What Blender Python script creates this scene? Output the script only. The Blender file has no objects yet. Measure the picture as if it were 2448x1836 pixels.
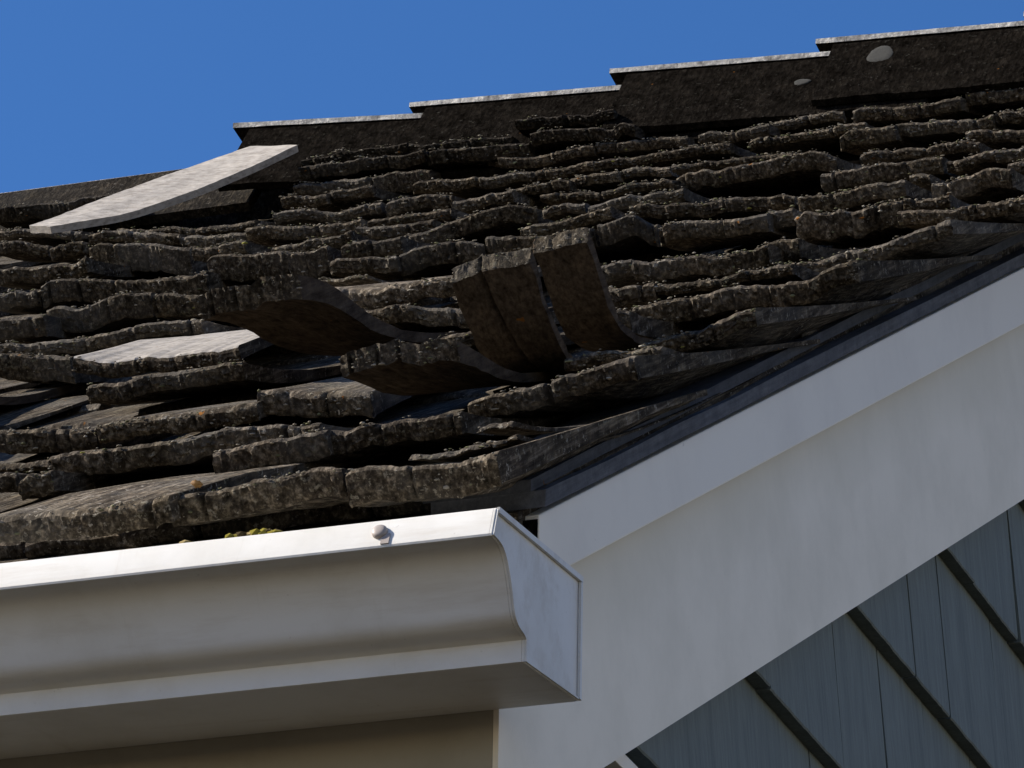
import bpy, bmesh, math, random
import numpy as np
from mathutils import Matrix, Vector
from mathutils.geometry import tessellate_polygon

scene = bpy.context.scene
COL = scene.collection
random.seed(7)
RNG = np.random.default_rng(11)

# ------------------------------------------------------------------ camera
cam_d = bpy.data.cameras.new("camera")
cam = bpy.data.objects.new("camera", cam_d)
COL.objects.link(cam)
cam_d.sensor_width = 36.0
cam_d.lens = 205.88
cam_d.clip_start = 0.05
cam_d.clip_end = 3000
TH, PH, RO = (math.radians(a) for a in (22.63, 19.7, 1.05))
fwd = np.array([-math.sin(PH) * math.cos(TH), math.cos(PH) * math.cos(TH), math.sin(TH)])
rt = np.array([math.cos(PH), math.sin(PH), 0.0])
up = np.cross(rt, fwd)
rx = math.cos(RO) * rt + math.sin(RO) * up
ux = -math.sin(RO) * rt + math.cos(RO) * up
cam.matrix_world = Matrix(((rx[0], ux[0], -fwd[0], 1.2160), (rx[1], ux[1], -fwd[1], -3.5398),
                           (rx[2], ux[2], -fwd[2], 1.6819), (0, 0, 0, 1)))
scene.camera = cam

# ------------------------------------------------------------------ light
SUN = Vector((-0.78, -0.165, 0.61)).normalized()
EL = math.asin(SUN.z)
AZ = math.atan2(SUN.x, SUN.y)
world = bpy.data.worlds.new("World")
scene.world = world
world.use_nodes = True
wn, wl = world.node_tree.nodes, world.node_tree.links
sky = wn.new("ShaderNodeTexSky")
sky.sky_type = 'NISHITA'
sky.sun_disc = False
sky.sun_elevation = EL
sky.sun_rotation = AZ
sky.altitude = 300
sky.air_density = 0.8
sky.dust_density = 0.3
sky.ozone_density = 2.5
bg = wn["Background"]
bg.inputs[1].default_value = 0.10
tint = wn.new("ShaderNodeMix")
tint.data_type = 'RGBA'
tint.blend_type = 'MULTIPLY'
tint.inputs[0].default_value = 1.0
# warm bright tint added low on the horizon to light shaded faces, blue above
wtc = wn.new("ShaderNodeTexCoord")
wsx = wn.new("ShaderNodeSeparateXYZ")
wl.new(wtc.outputs["Generated"], wsx.inputs[0])
wmr = wn.new("ShaderNodeMapRange")
wmr.inputs[1].default_value = .10
wmr.inputs[2].default_value = .38
wl.new(wsx.outputs[2], wmr.inputs[0])
wcol = wn.new("ShaderNodeMix")
wcol.data_type = 'RGBA'
wcol.inputs[6].default_value = (1.75, 1.25, .92, 1)
wcol.inputs[7].default_value = (.31, .575, .86, 1)
wl.new(wmr.outputs[0], wcol.inputs[0])
wl.new(wcol.outputs[2], tint.inputs[7])
wl.new(sky.outputs[0], tint.inputs[6])
wl.new(tint.outputs[2], bg.inputs[0])

sun_d = bpy.data.lights.new("sun", 'SUN')
sun_d.energy = 5.0
sun_d.angle = math.radians(0.5)
sun_d.color = (1.0, 0.92, 0.82)
sun = bpy.data.objects.new("sun", sun_d)
COL.objects.link(sun)
sun.rotation_euler = SUN.to_track_quat('Z', 'Y').to_euler()
sun.location = (-8, -1, 12)

vs = scene.view_settings
vs.view_transform = 'Standard'
vs.look = 'None'
vs.exposure = 0.80
vs.gamma = 1.0
vs.use_curve_mapping = False

# ------------------------------------------------------------------ frames
A = math.radians(30.0)
DO = np.array([0.0, 0.0, 3.150])
DU = np.array([0.0, math.cos(A), math.sin(A)])
DN = np.array([0.0, -math.sin(A), math.cos(A)])
EX = np.array([1.0, 0.0, 0.0])
ROOF_L = -3.4          # left end of the roof
RIDGE_S = 3.0


def rp(x, s, h):
    return DO + EX * x + DU * s + DN * h


# ------------------------------------------------------------------ materials
def new_mat(name):
    m = bpy.data.materials.new(name)
    m.use_nodes = True
    n, l = m.node_tree.nodes, m.node_tree.links
    return m, n, l, n["Principled BSDF"]


def ramp(n, stops):
    r = n.new("ShaderNodeValToRGB")
    e = r.color_ramp.elements
    e[0].position, e[0].color = stops[0][0], (*stops[0][1], 1)
    e[1].position, e[1].color = stops[-1][0], (*stops[-1][1], 1)
    for p, c in stops[1:-1]:
        q = e.new(p)
        q.color = (*c, 1)
    return r


def noise(n, l, vec, scale, detail=6, rough=0.6, stretch=None, rot=None):
    t = n.new("ShaderNodeTexNoise")
    t.inputs["Scale"].default_value = scale
    t.inputs["Detail"].default_value = detail
    t.inputs["Roughness"].default_value = rough
    if stretch or rot:
        mp = n.new("ShaderNodeMapping")
        if stretch:
            mp.inputs["Scale"].default_value = stretch
        if rot:
            m2 = n.new("ShaderNodeMapping")
            m2.inputs["Rotation"].default_value = rot
            l.new(vec, m2.inputs[0])
            vec = m2.outputs[0]
        l.new(vec, mp.inputs[0])
        vec = mp.outputs[0]
    l.new(vec, t.inputs[0])
    return t


def mix(n, l, fac, a, b, mode='MIX'):
    m = n.new("ShaderNodeMix")
    m.data_type = 'RGBA'
    m.blend_type = mode
    for sock, v in ((m.inputs[0], fac), (m.inputs[6], a), (m.inputs[7], b)):
        if hasattr(v, "links"):
            l.new(v, sock)
        elif isinstance(v, (int, float)):
            sock.default_value = v
        else:
            sock.default_value = (*v, 1)
    return m.outputs[2]


def bump(n, l, h, strength, dist, bs, prev=None):
    b = n.new("ShaderNodeBump")
    b.inputs["Strength"].default_value = strength
    b.inputs["Distance"].default_value = dist
    l.new(h, b.inputs["Height"])
    if prev is not None:
        l.new(prev, b.inputs["Normal"])
    l.new(b.outputs[0], bs.inputs["Normal"])
    return b.outputs[0]


def wood_mat(name, dark, mid, light, lichen, amount, grain=(1, .05, .8), rough=0.95, spec=.06, bs=1.0, mot=1.0, moss=0.0):
    """weathered split cedar: grain streaks up the slope, crusts of lichen"""
    m, n, l, b = new_mat(name)
    tc = n.new("ShaderNodeTexCoord").outputs["Object"]
    oi = n.new("ShaderNodeObjectInfo")
    gr = noise(n, l, tc, 260, 5, .65, grain, (-A, 0, 0))
    bl = noise(n, l, tc, 48, 8, .75)
    c1 = ramp(n, [(.28, dark), (.5, mid), (.75, light)])
    l.new(gr.outputs[0], c1.inputs[0])
    c2 = ramp(n, [(.34, (1 - .70 * mot, 1 - .71 * mot, 1 - .73 * mot)), (.5, (1 - .15 * mot,) * 3), (.66, (1 + .5 * mot, 1 + .47 * mot, 1 + .4 * mot))])
    l.new(bl.outputs[0], c2.inputs[0])
    col = mix(n, l, 1.0, c1.outputs[0], c2.outputs[0], 'MULTIPLY')
    if moss:
        # broad grey-green and silvery growth, hand-sized patches
        ms = noise(n, l, tc, 11, 4, .6)
        mr_ = ramp(n, [(.42, (0, 0, 0)), (.62, (moss, moss, moss))])
        l.new(ms.outputs[0], mr_.inputs[0])
        col = mix(n, l, mr_.outputs[0], col, mix(n, l, 1.0, col, (.86, .86, .78), 'MULTIPLY'))
        ms2 = noise(n, l, tc, 7, 3, .5, (1.3, 1, 1))
        mr2 = ramp(n, [(.50, (0, 0, 0)), (.68, (moss, moss, moss))])
        l.new(ms2.outputs[0], mr2.inputs[0])
        col = mix(n, l, mr2.outputs[0], col, mix(n, l, .5, col, (.14, .135, .125)))
    # lichen crust
    lf = noise(n, l, tc, 170, 6, .7)
    lr = ramp(n, [(amount, (0, 0, 0)), (amount + .05, (1, 1, 1))])
    l.new(lf.outputs[0], lr.inputs[0])
    lc = noise(n, l, tc, 18, 3, .5)
    lcol = ramp(n, [(.35, lichen[0]), (.5, lichen[1]), (.66, lichen[2])])
    l.new(lc.outputs[0], lcol.inputs[0])
    col = mix(n, l, lr.outputs[0], col, lcol.outputs[0])
    # rare rusty and yellow specks
    sp = noise(n, l, tc, 60, 2, .5)
    sr = ramp(n, [(.755, (0, 0, 0)), (.775, (1, 1, 1))])
    l.new(sp.outputs[0], sr.inputs[0])
    col = mix(n, l, sr.outputs[0], col, (.17, .075, .02))
    at = n.new("ShaderNodeAttribute")
    at.attribute_type = 'OBJECT'
    at.attribute_name = 'tone'
    mul = n.new("ShaderNodeVectorMath")
    mul.operation = 'SCALE'
    l.new(col, mul.inputs[0])
    l.new(at.outputs["Fac"], mul.inputs["Scale"])
    l.new(mul.outputs[0], b.inputs["Base Color"])
    b.inputs["Roughness"].default_value = rough
    b.inputs["Specular IOR Level"].default_value = spec
    fine = noise(n, l, tc, 420, 6, .7, (1, .35, 1), (-A, 0, 0))
    p = bump(n, l, gr.outputs[0], .7 * bs, .004, b)
    p = bump(n, l, fine.outputs[0], .6 * bs, .002, b, p)
    bump(n, l, lf.outputs[0], .7 * bs, .006, b, p)
    return m


LICH = ((.125, .115, .08), (.19, .17, .135), (.27, .245, .205))
M_SHAKE = wood_mat("weathered_cedar", (.013, .010, .007), (.060, .0485, .036), (.25, .21, .162), LICH, .575, bs=.75, moss=.7)
M_BLEACH = wood_mat("bleached_cedar", (.22, .20, .175), (.38, .352, .315), (.47, .44, .40), ((.33, .305, .27),) * 3, .70, grain=(.25, .5, 1), bs=.18, mot=.32)
M_CURL = wood_mat("brown_cedar", (.022, .016, .011), (.070, .053, .038), (.12, .095, .07), LICH, .72, bs=.6, mot=.55)
M_CAP = wood_mat("shade_dark_cedar", (.004, .0033, .0027), (.010, .0085, .007), (.022, .019, .016),
                 ((.02, .019, .015), (.03, .028, .023), (.045, .042, .036)), .60, spec=0.0)  # near-black colour stands in for shade on the cap faces and at the eave
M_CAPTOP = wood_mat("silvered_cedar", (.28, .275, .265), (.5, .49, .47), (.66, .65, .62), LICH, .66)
M_EDGE = wood_mat("grey_rake_wood", (.075, .079, .088), (.105, .11, .122), (.14, .145, .158), ((.05, .05, .052),) * 3, .70, bs=.3, mot=.35)


def paint_mat(name, base, dirt, rough=.5, dirt_lo=.45, dirt_hi=.8, spec=.4, streak=None):
    m, n, l, b = new_mat(name)
    tc = n.new("ShaderNodeTexCoord").outputs["Object"]
    a = noise(n, l, tc, 7, 8, .65, streak)
    r = ramp(n, [(dirt_lo, (0, 0, 0)), (dirt_hi, (1, 1, 1))])
    l.new(a.outputs[0], r.inputs[0])
    col = mix(n, l, r.outputs[0], base, dirt)
    s = noise(n, l, tc, 130, 4, .6)
    sr = ramp(n, [(.70, (0, 0, 0)), (.76, (1, 1, 1))])
    l.new(s.outputs[0], sr.inputs[0])
    f = n.new("ShaderNodeMath")
    f.operation = 'MULTIPLY'
    f.inputs[1].default_value = .35
    l.new(sr.outputs[0], f.inputs[0])
    col = mix(n, l, f.outputs[0], col, tuple(.45 * c for c in dirt))
    b.inputs["Roughness"].default_value = rough
    b.inputs["Specular IOR Level"].default_value = spec
    fn = noise(n, l, tc, 60, 5, .6)
    bump(n, l, fn.outputs[0], .12, .002, b)
    return m, n, l, b, col, tc


def finish(m, l, b, col):
    l.new(col, b.inputs["Base Color"])
    return m


m, n, l, b, col, tc = paint_mat("white_gutter_enamel", (.69, .685, .65), (.53, .51, .45), .45, spec=.25)
gs = noise(n, l, tc, 22, 7, .7, (.12, 1, 1))
gr_ = ramp(n, [(.50, (0, 0, 0)), (.72, (.55, .55, .55))])
l.new(gs.outputs[0], gr_.inputs[0])
col = mix(n, l, gr_.outputs[0], col, (.40, .34, .25))
gv = noise(n, l, tc, 26, 6, .7, (1, .15, .15))
gvr = ramp(n, [(.60, (0, 0, 0)), (.74, (.4, .4, .4))])
l.new(gv.outputs[0], gvr.inputs[0])
col = mix(n, l, gvr.outputs[0], col, (.45, .41, .34))
M_GUTTER = finish(m, l, b, col)
m, n, l, b, col, tc = paint_mat("white_trim_paint", (.85, .785, .65), (.70, .645, .52), .6)
# stain that has run down from the joint under the rake trim (its own shape along the board)
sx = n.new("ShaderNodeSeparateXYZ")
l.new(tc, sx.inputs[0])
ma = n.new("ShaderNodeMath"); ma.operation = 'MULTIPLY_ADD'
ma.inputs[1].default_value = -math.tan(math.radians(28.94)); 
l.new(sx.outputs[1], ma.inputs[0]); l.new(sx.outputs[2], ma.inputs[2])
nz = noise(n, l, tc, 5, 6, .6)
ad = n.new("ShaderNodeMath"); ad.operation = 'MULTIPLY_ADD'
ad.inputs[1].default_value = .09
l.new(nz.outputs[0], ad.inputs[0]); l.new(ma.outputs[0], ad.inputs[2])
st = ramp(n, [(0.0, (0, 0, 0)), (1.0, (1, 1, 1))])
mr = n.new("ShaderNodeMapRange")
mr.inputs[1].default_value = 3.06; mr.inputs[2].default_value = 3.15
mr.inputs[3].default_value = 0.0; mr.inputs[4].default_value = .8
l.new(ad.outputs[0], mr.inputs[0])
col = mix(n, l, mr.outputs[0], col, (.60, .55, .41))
M_TRIM = finish(m, l, b, col)
m, n, l, b, col, tc = paint_mat("white_rake_trim_paint", (.815, .765, .66), (.71, .66, .57), .55)
M_BAND = finish(m, l, b, col)
m, n, l, b, col, tc = paint_mat("shade_toned_fascia_paint", (.36, .335, .27), (.27, .25, .195), .7, spec=.15)  # base colour darkened to hold the shade under the gutter
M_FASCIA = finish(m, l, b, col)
m, n, l, b, col, tc = paint_mat("dark_teal_siding_paint", (.15, .174, .158), (.10, .118, .108), .7, spec=.25,
                                streak=(1, 7, .35))
vg = noise(n, l, tc, 240, 5, .65, (1, 1, .05))
vr = ramp(n, [(.3, (.78, .78, .78)), (.7, (1.12, 1.12, 1.12))])
l.new(vg.outputs[0], vr.inputs[0])
col = mix(n, l, 1.0, col, vr.outputs[0], 'MULTIPLY')
bump(n, l, vg.outputs[0], .35, .002, b)
M_SIDING = finish(m, l, b, col)
m, n, l, b, col, tc = paint_mat("galvanised_screw", (.36, .32, .29), (.25, .20, .17), .45)
M_SCREW = finish(m, l, b, col)

m, n, l, b = new_mat("dry_grass_ground")
tc = n.new("ShaderNodeTexCoord").outputs["Object"]
g1 = noise(n, l, tc, .8, 8, .65)
g2 = noise(n, l, tc, 35, 6, .7)
r1 = ramp(n, [(.3, (.020, .015, .005)), (.55, (.032, .022, .009)), (.75, (.05, .033, .014))])
l.new(g1.outputs[0], r1.inputs[0])
r2 = ramp(n, [(.3, (.6, .6, .6)), (.7, (1.2, 1.2, 1.2))])
l.new(g2.outputs[0], r2.inputs[0])
l.new(mix(n, l, 1.0, r1.outputs[0], r2.outputs[0], 'MULTIPLY'), b.inputs["Base Color"])
b.inputs["Roughness"].default_value = 1.0
bump(n, l, g2.outputs[0], .8, .03, b)
M_GROUND = m

m, n, l, b = new_mat("lichen_crust")
va = n.new("ShaderNodeAttribute")
va.attribute_name = "col"
l.new(va.outputs["Color"], b.inputs["Base Color"])
b.inputs["Roughness"].default_value = 1.0
b.inputs["Specular IOR Level"].default_value = .05
M_LICHEN = m

m, n, l, b = new_mat("pale_lichen_disc")
tc = n.new("ShaderNodeTexCoord").outputs["Object"]
g1 = noise(n, l, tc, 300, 5, .7)
r1 = ramp(n, [(.3, (.014, .014, .012)), (.7, (.030, .030, .026))])
l.new(g1.outputs[0], r1.inputs[0])
l.new(r1.outputs[0], b.inputs["Base Color"])
b.inputs["Roughness"].default_value = 1.0
M_DISC = m

m, n, l, b = new_mat("dry_leaf")
tc = n.new("ShaderNodeTexCoord").outputs["Object"]
g1 = noise(n, l, tc, 200, 4, .6)
r1 = ramp(n, [(.3, (.13, .065, .018)), (.7, (.34, .18, .045))])
l.new(g1.outputs[0], r1.inputs[0])
l.new(r1.outputs[0], b.inputs["Base Color"])
b.inputs["Roughness"].default_value = .8
M_LEAF = m


# ------------------------------------------------------------------ object helpers
def empty(name, loc):
    o = bpy.data.objects.new(name, None)
    o.empty_display_size = .1
    COL.objects.link(o)
    o.location = loc
    return o


def tag(o, label=None, cat=None, group=None, kind=None):
    for k, v in (("label", label), ("category", cat), ("group", group), ("kind", kind)):
        if v:
            o[k] = v
    return o


def root_of(o):
    p = Vector((0, 0, 0))
    while o is not None:
        p += o.location
        o = o.parent
    return p


def link(name, verts, faces, mat, parent=None, smooth=False, origin=None):
    """one mesh object; verts are given in world coordinates"""
    me = bpy.data.meshes.new(name)
    v = np.asarray(verts, dtype=float)
    base = np.array(root_of(parent)) if parent is not None else np.zeros(3)
    loc = np.array(origin if origin is not None else base)
    me.from_pydata((v - loc).tolist(), [], faces)
    me.materials.append(mat)
    if smooth:
        me.polygons.foreach_set("use_smooth", [True] * len(me.polygons))
    me.update()
    o = bpy.data.objects.new(name, me)
    COL.objects.link(o)
    if parent is not None:
        o.parent = parent
    o.location = loc - base
    o["tone"] = 1.0
    return o


def fix(o, bevel=0.0, seg=2):
    bm = bmesh.new()
    bm.from_mesh(o.data)
    bmesh.ops.recalc_face_normals(bm, faces=bm.faces)
    if bevel:
        bmesh.ops.bevel(bm, geom=[e for e in bm.edges if e.is_manifold and e.calc_face_angle(0) > .5],
                        offset=bevel, segments=seg, affect='EDGES', profile=.6)
    bm.to_mesh(o.data)
    bm.free()
    return o


def prism(poly, axis_vec, a, b):
    """extrude a closed 3-D polygon (list of xyz with the axis part 0) from a to b along axis_vec"""
    P = np.asarray(poly, float)
    k = len(P)
    v = np.vstack([P + axis_vec * a, P + axis_vec * b])
    tri = tessellate_polygon([[Vector(q) for q in P]])
    f = [list(t_) for t_ in tri] + [[q + k for q in t_[::-1]] for t_ in tri]
    f += [[i, (i + 1) % k, k + (i + 1) % k, k + i] for i in range(k)]
    return v, f


def yz(pts):
    return [(0, y, z) for y, z in pts]


def joinm(parts):
    V, F, o = [], [], 0
    for v, f in parts:
        V.append(np.asarray(v, float))
        F += [[i + o for i in q] for q in f]
        o += len(v)
    return np.vstack(V), F


def smooth_noise(n, step, rng):
    """1-D value noise over n samples with the given correlation length in samples"""
    k = max(2, int(n / step) + 3)
    c = rng.uniform(-1, 1, k)
    x = np.linspace(0, k - 1.001, n)
    i = x.astype(int)
    f = x - i
    f = f * f * (3 - 2 * f)
    return c[i] * (1 - f) + c[np.minimum(i + 1, k - 1)] * f


def spline(pts, n):
    P = np.array(pts, float)
    d = np.concatenate([[0], np.cumsum(np.linalg.norm(np.diff(P, axis=0), axis=1))])
    m_ = np.gradient(P, d, axis=0)
    out = []
    for u in np.linspace(0, d[-1], n):
        i = min(len(d) - 2, int(np.searchsorted(d, u, side='right') - 1))
        h = d[i + 1] - d[i]
        q = (u - d[i]) / h
        out.append((2 * q ** 3 - 3 * q ** 2 + 1) * P[i] + (q ** 3 - 2 * q ** 2 + q) * h * m_[i]
                   + (-2 * q ** 3 + 3 * q ** 2) * P[i + 1] + (q ** 3 - q ** 2) * h * m_[i + 1])
    return np.array(out)


def grid_shell(top, bot, front=5, rough=.0014, rng=RNG, side_rough=.0006):
    """closed board from a top and bottom grid [rows][cols] (row 0 = butt); the butt face gets `front` rows of crumbly points"""
    R, C, _ = top.shape
    rows = [top[r] for r in range(R - 1, -1, -1)]
    tang = top[1] - top[0]
    tang /= np.linalg.norm(tang, axis=1)[:, None] + 1e-9
    for k in range(1, front + 1):
        f = k / (front + 1)
        p = top[0] * (1 - f) + bot[0] * f
        d = rng.normal(0, rough * .5, C) + smooth_noise(C, 2, rng) * rough * .5 - rough * .5 * math.sin(f * math.pi)
        rows.append(p + tang * d[:, None])
    rows += [bot[r] for r in range(R)]
    V = np.array(rows)
    n = len(rows)
    V[:, 0, 0] += rng.normal(0, side_rough, n)
    V[:, -1, 0] += rng.normal(0, side_rough, n)
    F = [[r * C + c, r * C + c + 1, (r + 1) * C + c + 1, (r + 1) * C + c] for r in range(n - 1) for c in range(C - 1)]
    F += [[(n - 1) * C + c, (n - 1) * C + c + 1, c + 1, c] for c in range(C - 1)]
    # side caps: strips joining each top row to its bottom row
    idx_t = [R - 1 - r for r in range(R)]
    idx_b = [R + front + r for r in range(R)]
    for c, flip in ((0, False), (C - 1, True)):
        for r in range(R - 1):
            q = [idx_t[r] * C + c, idx_t[r + 1] * C + c, idx_b[r + 1] * C + c, idx_b[r] * C + c]
            F.append(q[::-1] if flip else q)
        q = [k * C + c for k in range(idx_t[0], idx_b[0] + 1)]
        F.append(q if flip else q[::-1])
    return V.reshape(-1, 3), F


SROWS = np.array([0, .0030, .0070, .0115, .020, .035, .06, .10, .16, .23, .30, .40, .52])


def shake(xh, s0, t, rise=0.0, low=.015, rake=0.0, step=.0022, rng=RNG, ragged=1.0, front=5):
    """split shake, its butt curled up off the roof: xh is the top edge of the butt as (x, height over the deck);
    rise > 0 makes it lie flatter, so that its top shows"""
    xs = np.array([p[0] for p in xh])
    hs = np.array([p[1] for p in xh])
    C = max(6, int((xs[-1] - xs[0]) / step))
    x = np.linspace(xs[0] + .0008, xs[-1] - .0008, C)
    hb = np.interp(x, xs, hs)
    k = max(1, int(.005 / step))
    if C > 3 * k:
        hb = np.convolve(np.pad(hb, k, mode='edge'), np.ones(2 * k + 1) / (2 * k + 1), 'valid')
    sc = min(1.0, (xs[-1] - xs[0]) / .05)
    hb = hb + ragged * (smooth_noise(C, max(1, .005 / step), rng) * .0006 + smooth_noise(C, .02 / step, rng) * .0016
                        + rng.normal(0, .00018, C))
    notch = np.zeros(C)
    for _ in range(int(ragged * (xs[-1] - xs[0]) / .07 + rng.uniform(0, 1))):      # splits running in from the butt
        notch += np.exp(-((x - rng.uniform(xs[0], xs[-1])) / .0016) ** 2) * rng.uniform(.002, .007)
    sb = s0 + ragged * (sc * (smooth_noise(C, .05 / step, rng) * .0035 + smooth_noise(C, .007 / step, rng) * .0004)
                        + rng.normal(0, .0005, C) + notch)
    hb = hb - notch * .25
    mean = float(np.mean(hs))
    gro = smooth_noise(C, max(1, .004 / step), rng) * .0003 + smooth_noise(C, .018 / step, rng) * .0005
    tt = t * .9 * (1 + .07 * smooth_noise(C, .02 / step, rng) + .03 * smooth_noise(C, max(1, .005 / step), rng))
    top = np.zeros((len(SROWS), C, 3))
    bot = np.zeros_like(top)
    for r, d in enumerate(SROWS):
        if rake:
            wr = np.clip((x - xs[-1] + .040) / .034, 0, 1)
            h = wr * (mean - d * rake) + (1 - wr) * (low + (mean - low) * math.exp(-d / .18)) + (hb - mean) * math.exp(-d / .22)
        elif rise > 0:
            h = mean - d * .0985 + rise * min(1, d / .16) - max(0, d - .30) * .03
            h = h + (hb - mean) * math.exp(-d / .12)
        else:
            h = low + (mean - low) * math.exp(-d / .18) + (hb - mean) * math.exp(-d / .10)
        h = h + gro * ragged * min(1, d / .01)
        h = h - (.0040, .0016, .0002)[r] if r < 3 else h       # worn arris
        s = sb + d
        th = tt * max(.22, 1 - d / .5)
        top[r] = DO + np.outer(x, EX) + np.outer(s, DU) + np.outer(h, DN)
        hb_ = h + .0040 if r == 0 else h
        bot[r] = DO + np.outer(x, EX) + np.outer(s + (.0015 if r == 0 else 0), DU) + np.outer(hb_ - th, DN)
    return grid_shell(top, bot, front, rng=rng), (x, sb, hb, tt)


# ------------------------------------------------------------------ ground
tag(link("ground", [(-600, -600, 0), (600, -600, 0), (600, 600, 0), (-600, 600, 0)], [[0, 1, 2, 3]], M_GROUND),
    kind="structure")

# ------------------------------------------------------------------ house
XB = -0.0565
house = empty("house", (XB, 0, 0))
tag(house, "house corner with mossy wood shake roof, white bargeboard and dark shingle gable", "house")

# walls of the body
HW = -3.2
bk = 5.15
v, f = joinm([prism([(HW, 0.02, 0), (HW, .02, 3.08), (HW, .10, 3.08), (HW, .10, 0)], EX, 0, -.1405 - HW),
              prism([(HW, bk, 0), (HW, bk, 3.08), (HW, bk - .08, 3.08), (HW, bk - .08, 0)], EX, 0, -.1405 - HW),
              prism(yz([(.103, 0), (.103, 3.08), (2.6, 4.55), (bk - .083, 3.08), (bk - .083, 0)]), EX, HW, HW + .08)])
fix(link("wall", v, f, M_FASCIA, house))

# gable wall: sheathing and shingle siding in courses 0.162 m apart
parts = [prism(yz([(.02, 0), (.02, 3.10), (2.6, 4.58), (bk, 3.10), (bk, 0)]), EX, -.14, -.0985)]
srng = np.random.default_rng(5)
SEAMS = {3.109: [.561, .862], 3.271: [.711, .925, 1.068, 1.215], 3.433: [.93, 1.150, 1.265, 1.456], 3.597: [1.36, 1.52]}


def siding_piece(y0, y1, z0, z1, butt):
    k = max(3, int((y1 - y0) / .006))
    ys = np.linspace(y0, y1, k)
    dz = smooth_noise(k, 6, srng) * .0005 + srng.normal(0, .0002, k)
    th = butt + srng.uniform(-.0015, .0015)
    V, F = [], []
    for y, d in zip(ys, dz):
        V += [(-.098, y, z0 + d), (-.098 + th - .001, y, z0 + d), (-.098 + th, y, z0 + d + .0015),
              (-.098 + .002, y, z1), (-.098, y, z1)]
    for i in range(k - 1):
        a, b2 = i * 5, i * 5 + 5
        for j in range(5):
            F.append([a + j, a + (j + 1) % 5, b2 + (j + 1) % 5, b2 + j])
    F += [[0, 4, 3, 2, 1], [(k - 1) * 5 + j for j in range(5)]]
    return V, F


zz = 3.109 - 6 * .162
while zz < 4.6:
    key = min(SEAMS, key=lambda q: abs(q - zz))
    if abs(key - zz) < .02:
        z0, fixed = key, SEAMS[key]
    else:
        z0, fixed = zz, []
    lim_hi = min(bk, 5.196 - lim_lo) if zz > 2.9 else bk
    lim_lo = max(.025, (zz + .192 - 3.10) / math.tan(A))
    cuts = [lim_lo]
    y = lim_lo
    pool = sorted(q for q in fixed if q > lim_lo + .03)
    if pool:
        cuts += pool
        y = pool[-1]
    while y < lim_hi - .1:
        y += srng.uniform(.09, .2)
        cuts.append(min(y, lim_hi))
    zt = z0 + .162 + .03
    for a_, b_ in zip(cuts[:-1], cuts[1:]):
        if b_ - a_ > .01:
            g = srng.choice([.0015, .0030, .0042])
            parts.append(siding_piece(a_ + g * .5, b_ - g * .5, z0 + srng.uniform(-.001, .001), zt, .0165))
    zz += .162
v, f = joinm(parts)
fix(link("gable_wall", v, f, M_SIDING, house))

# bargeboard (its lower left end is cut plumb at the corner) and the rake trim fixed on it
tb, tt_ = math.tan(math.radians(28.64)), math.tan(math.radians(29.15))
barge = fix(link("bargeboard", *joinm([prism(yz([(0, 2.9195), (0, 3.0975), (.0198, 3.0975), (.0198, 2.9195 + .0198 * tb)]), EX, XB - .004, XB),
                                     prism(yz([(.0198, 2.9195 + .0198 * tb), (.0198, 3.0975), (.036, 3.0975), (.036, 3.150),
                                           (2.60, 3.150 + 2.564 * tt_), (2.60, 2.9195 + 2.60 * tb)]), EX, XB - .034, XB)]),
                 M_TRIM, house))
zb0, zt0 = 3.1124, 3.1634
band = fix(link("rake_trim", *prism(yz([(.034, zb0), (.034, zt0), (2.60, zt0 + 2.566 * tt_), (2.60, zb0 + 2.566 * .5530)]), EX, XB + .0005, -.0415),
                M_BAND, barge), .0015)
# mirrored rake on the far slope
fix(link("bargeboard", *prism(yz([(2.602, 4.34), (2.602, 4.646), (bk + .05, 3.16), (bk + .05, 2.90)]), EX, XB - .034, XB),
         M_TRIM, house), .0015)
# thin white batten across the gable just below the corner
fix(link("batten", *prism(yz([(.285, 3.074), (.285, 3.0865), (1.9, 3.0865), (1.9, 3.074)]), EX, -.0975, -.0735), M_BAND, house), .001)
# fascia behind the gutter, butting against the bargeboard
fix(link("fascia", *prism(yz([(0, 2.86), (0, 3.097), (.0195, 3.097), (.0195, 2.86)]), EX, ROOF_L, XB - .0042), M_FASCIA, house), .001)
# dark strip standing in for the shaded hollow above the fascia
eb = fix(link("eave_shade_strip", *prism(yz([(.0285, 3.090), (.0285, 3.158), (.0335, 3.160), (.0335, 3.090)]), EX, ROOF_L, -.0425), M_CAP, house))

# roof: sheathing plus the lower layer of shakes
parts = []
DKL = ROOF_L
parts.append(prism([tuple(rp(0, .02, -.014)), tuple(rp(0, .02, 0.0)), tuple(rp(0, RIDGE_S, 0.0)), tuple(rp(0, RIDGE_S, -.014))], EX, DKL, -.052))
yr, zr = DO[1] + DU[1] * RIDGE_S, DO[2] + DU[2] * RIDGE_S
parts.append(prism(yz([(yr + .001, zr + .05), (bk + .3, zr + .05 - (bk + .3 - yr) * math.tan(A)), (bk + .3, zr - (bk + .3 - yr) * math.tan(A)), (yr + .001, zr)]), EX, DKL, -.045))
urng = np.random.default_rng(21)
for nrow in range(0, 20):
    s = .06 + .15 * nrow
    if s > 2.9:
        break
    x = -.046 + urng.uniform(-.006, .006)
    end = -.55 - .42 * max(s, 0)
    while x > end:
        w = urng.uniform(.07, .17)
        hb = .016 + urng.uniform(-.004, .004)
        (v, f), _ = shake([(x - w, hb + urng.uniform(-.003, .003)), (x, hb)], s + urng.uniform(-.02, .02), .014,
                          low=.004, step=.008, rng=urng, front=2)
        parts.append((v, f))
        x -= w + urng.uniform(.002, .006)
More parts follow.
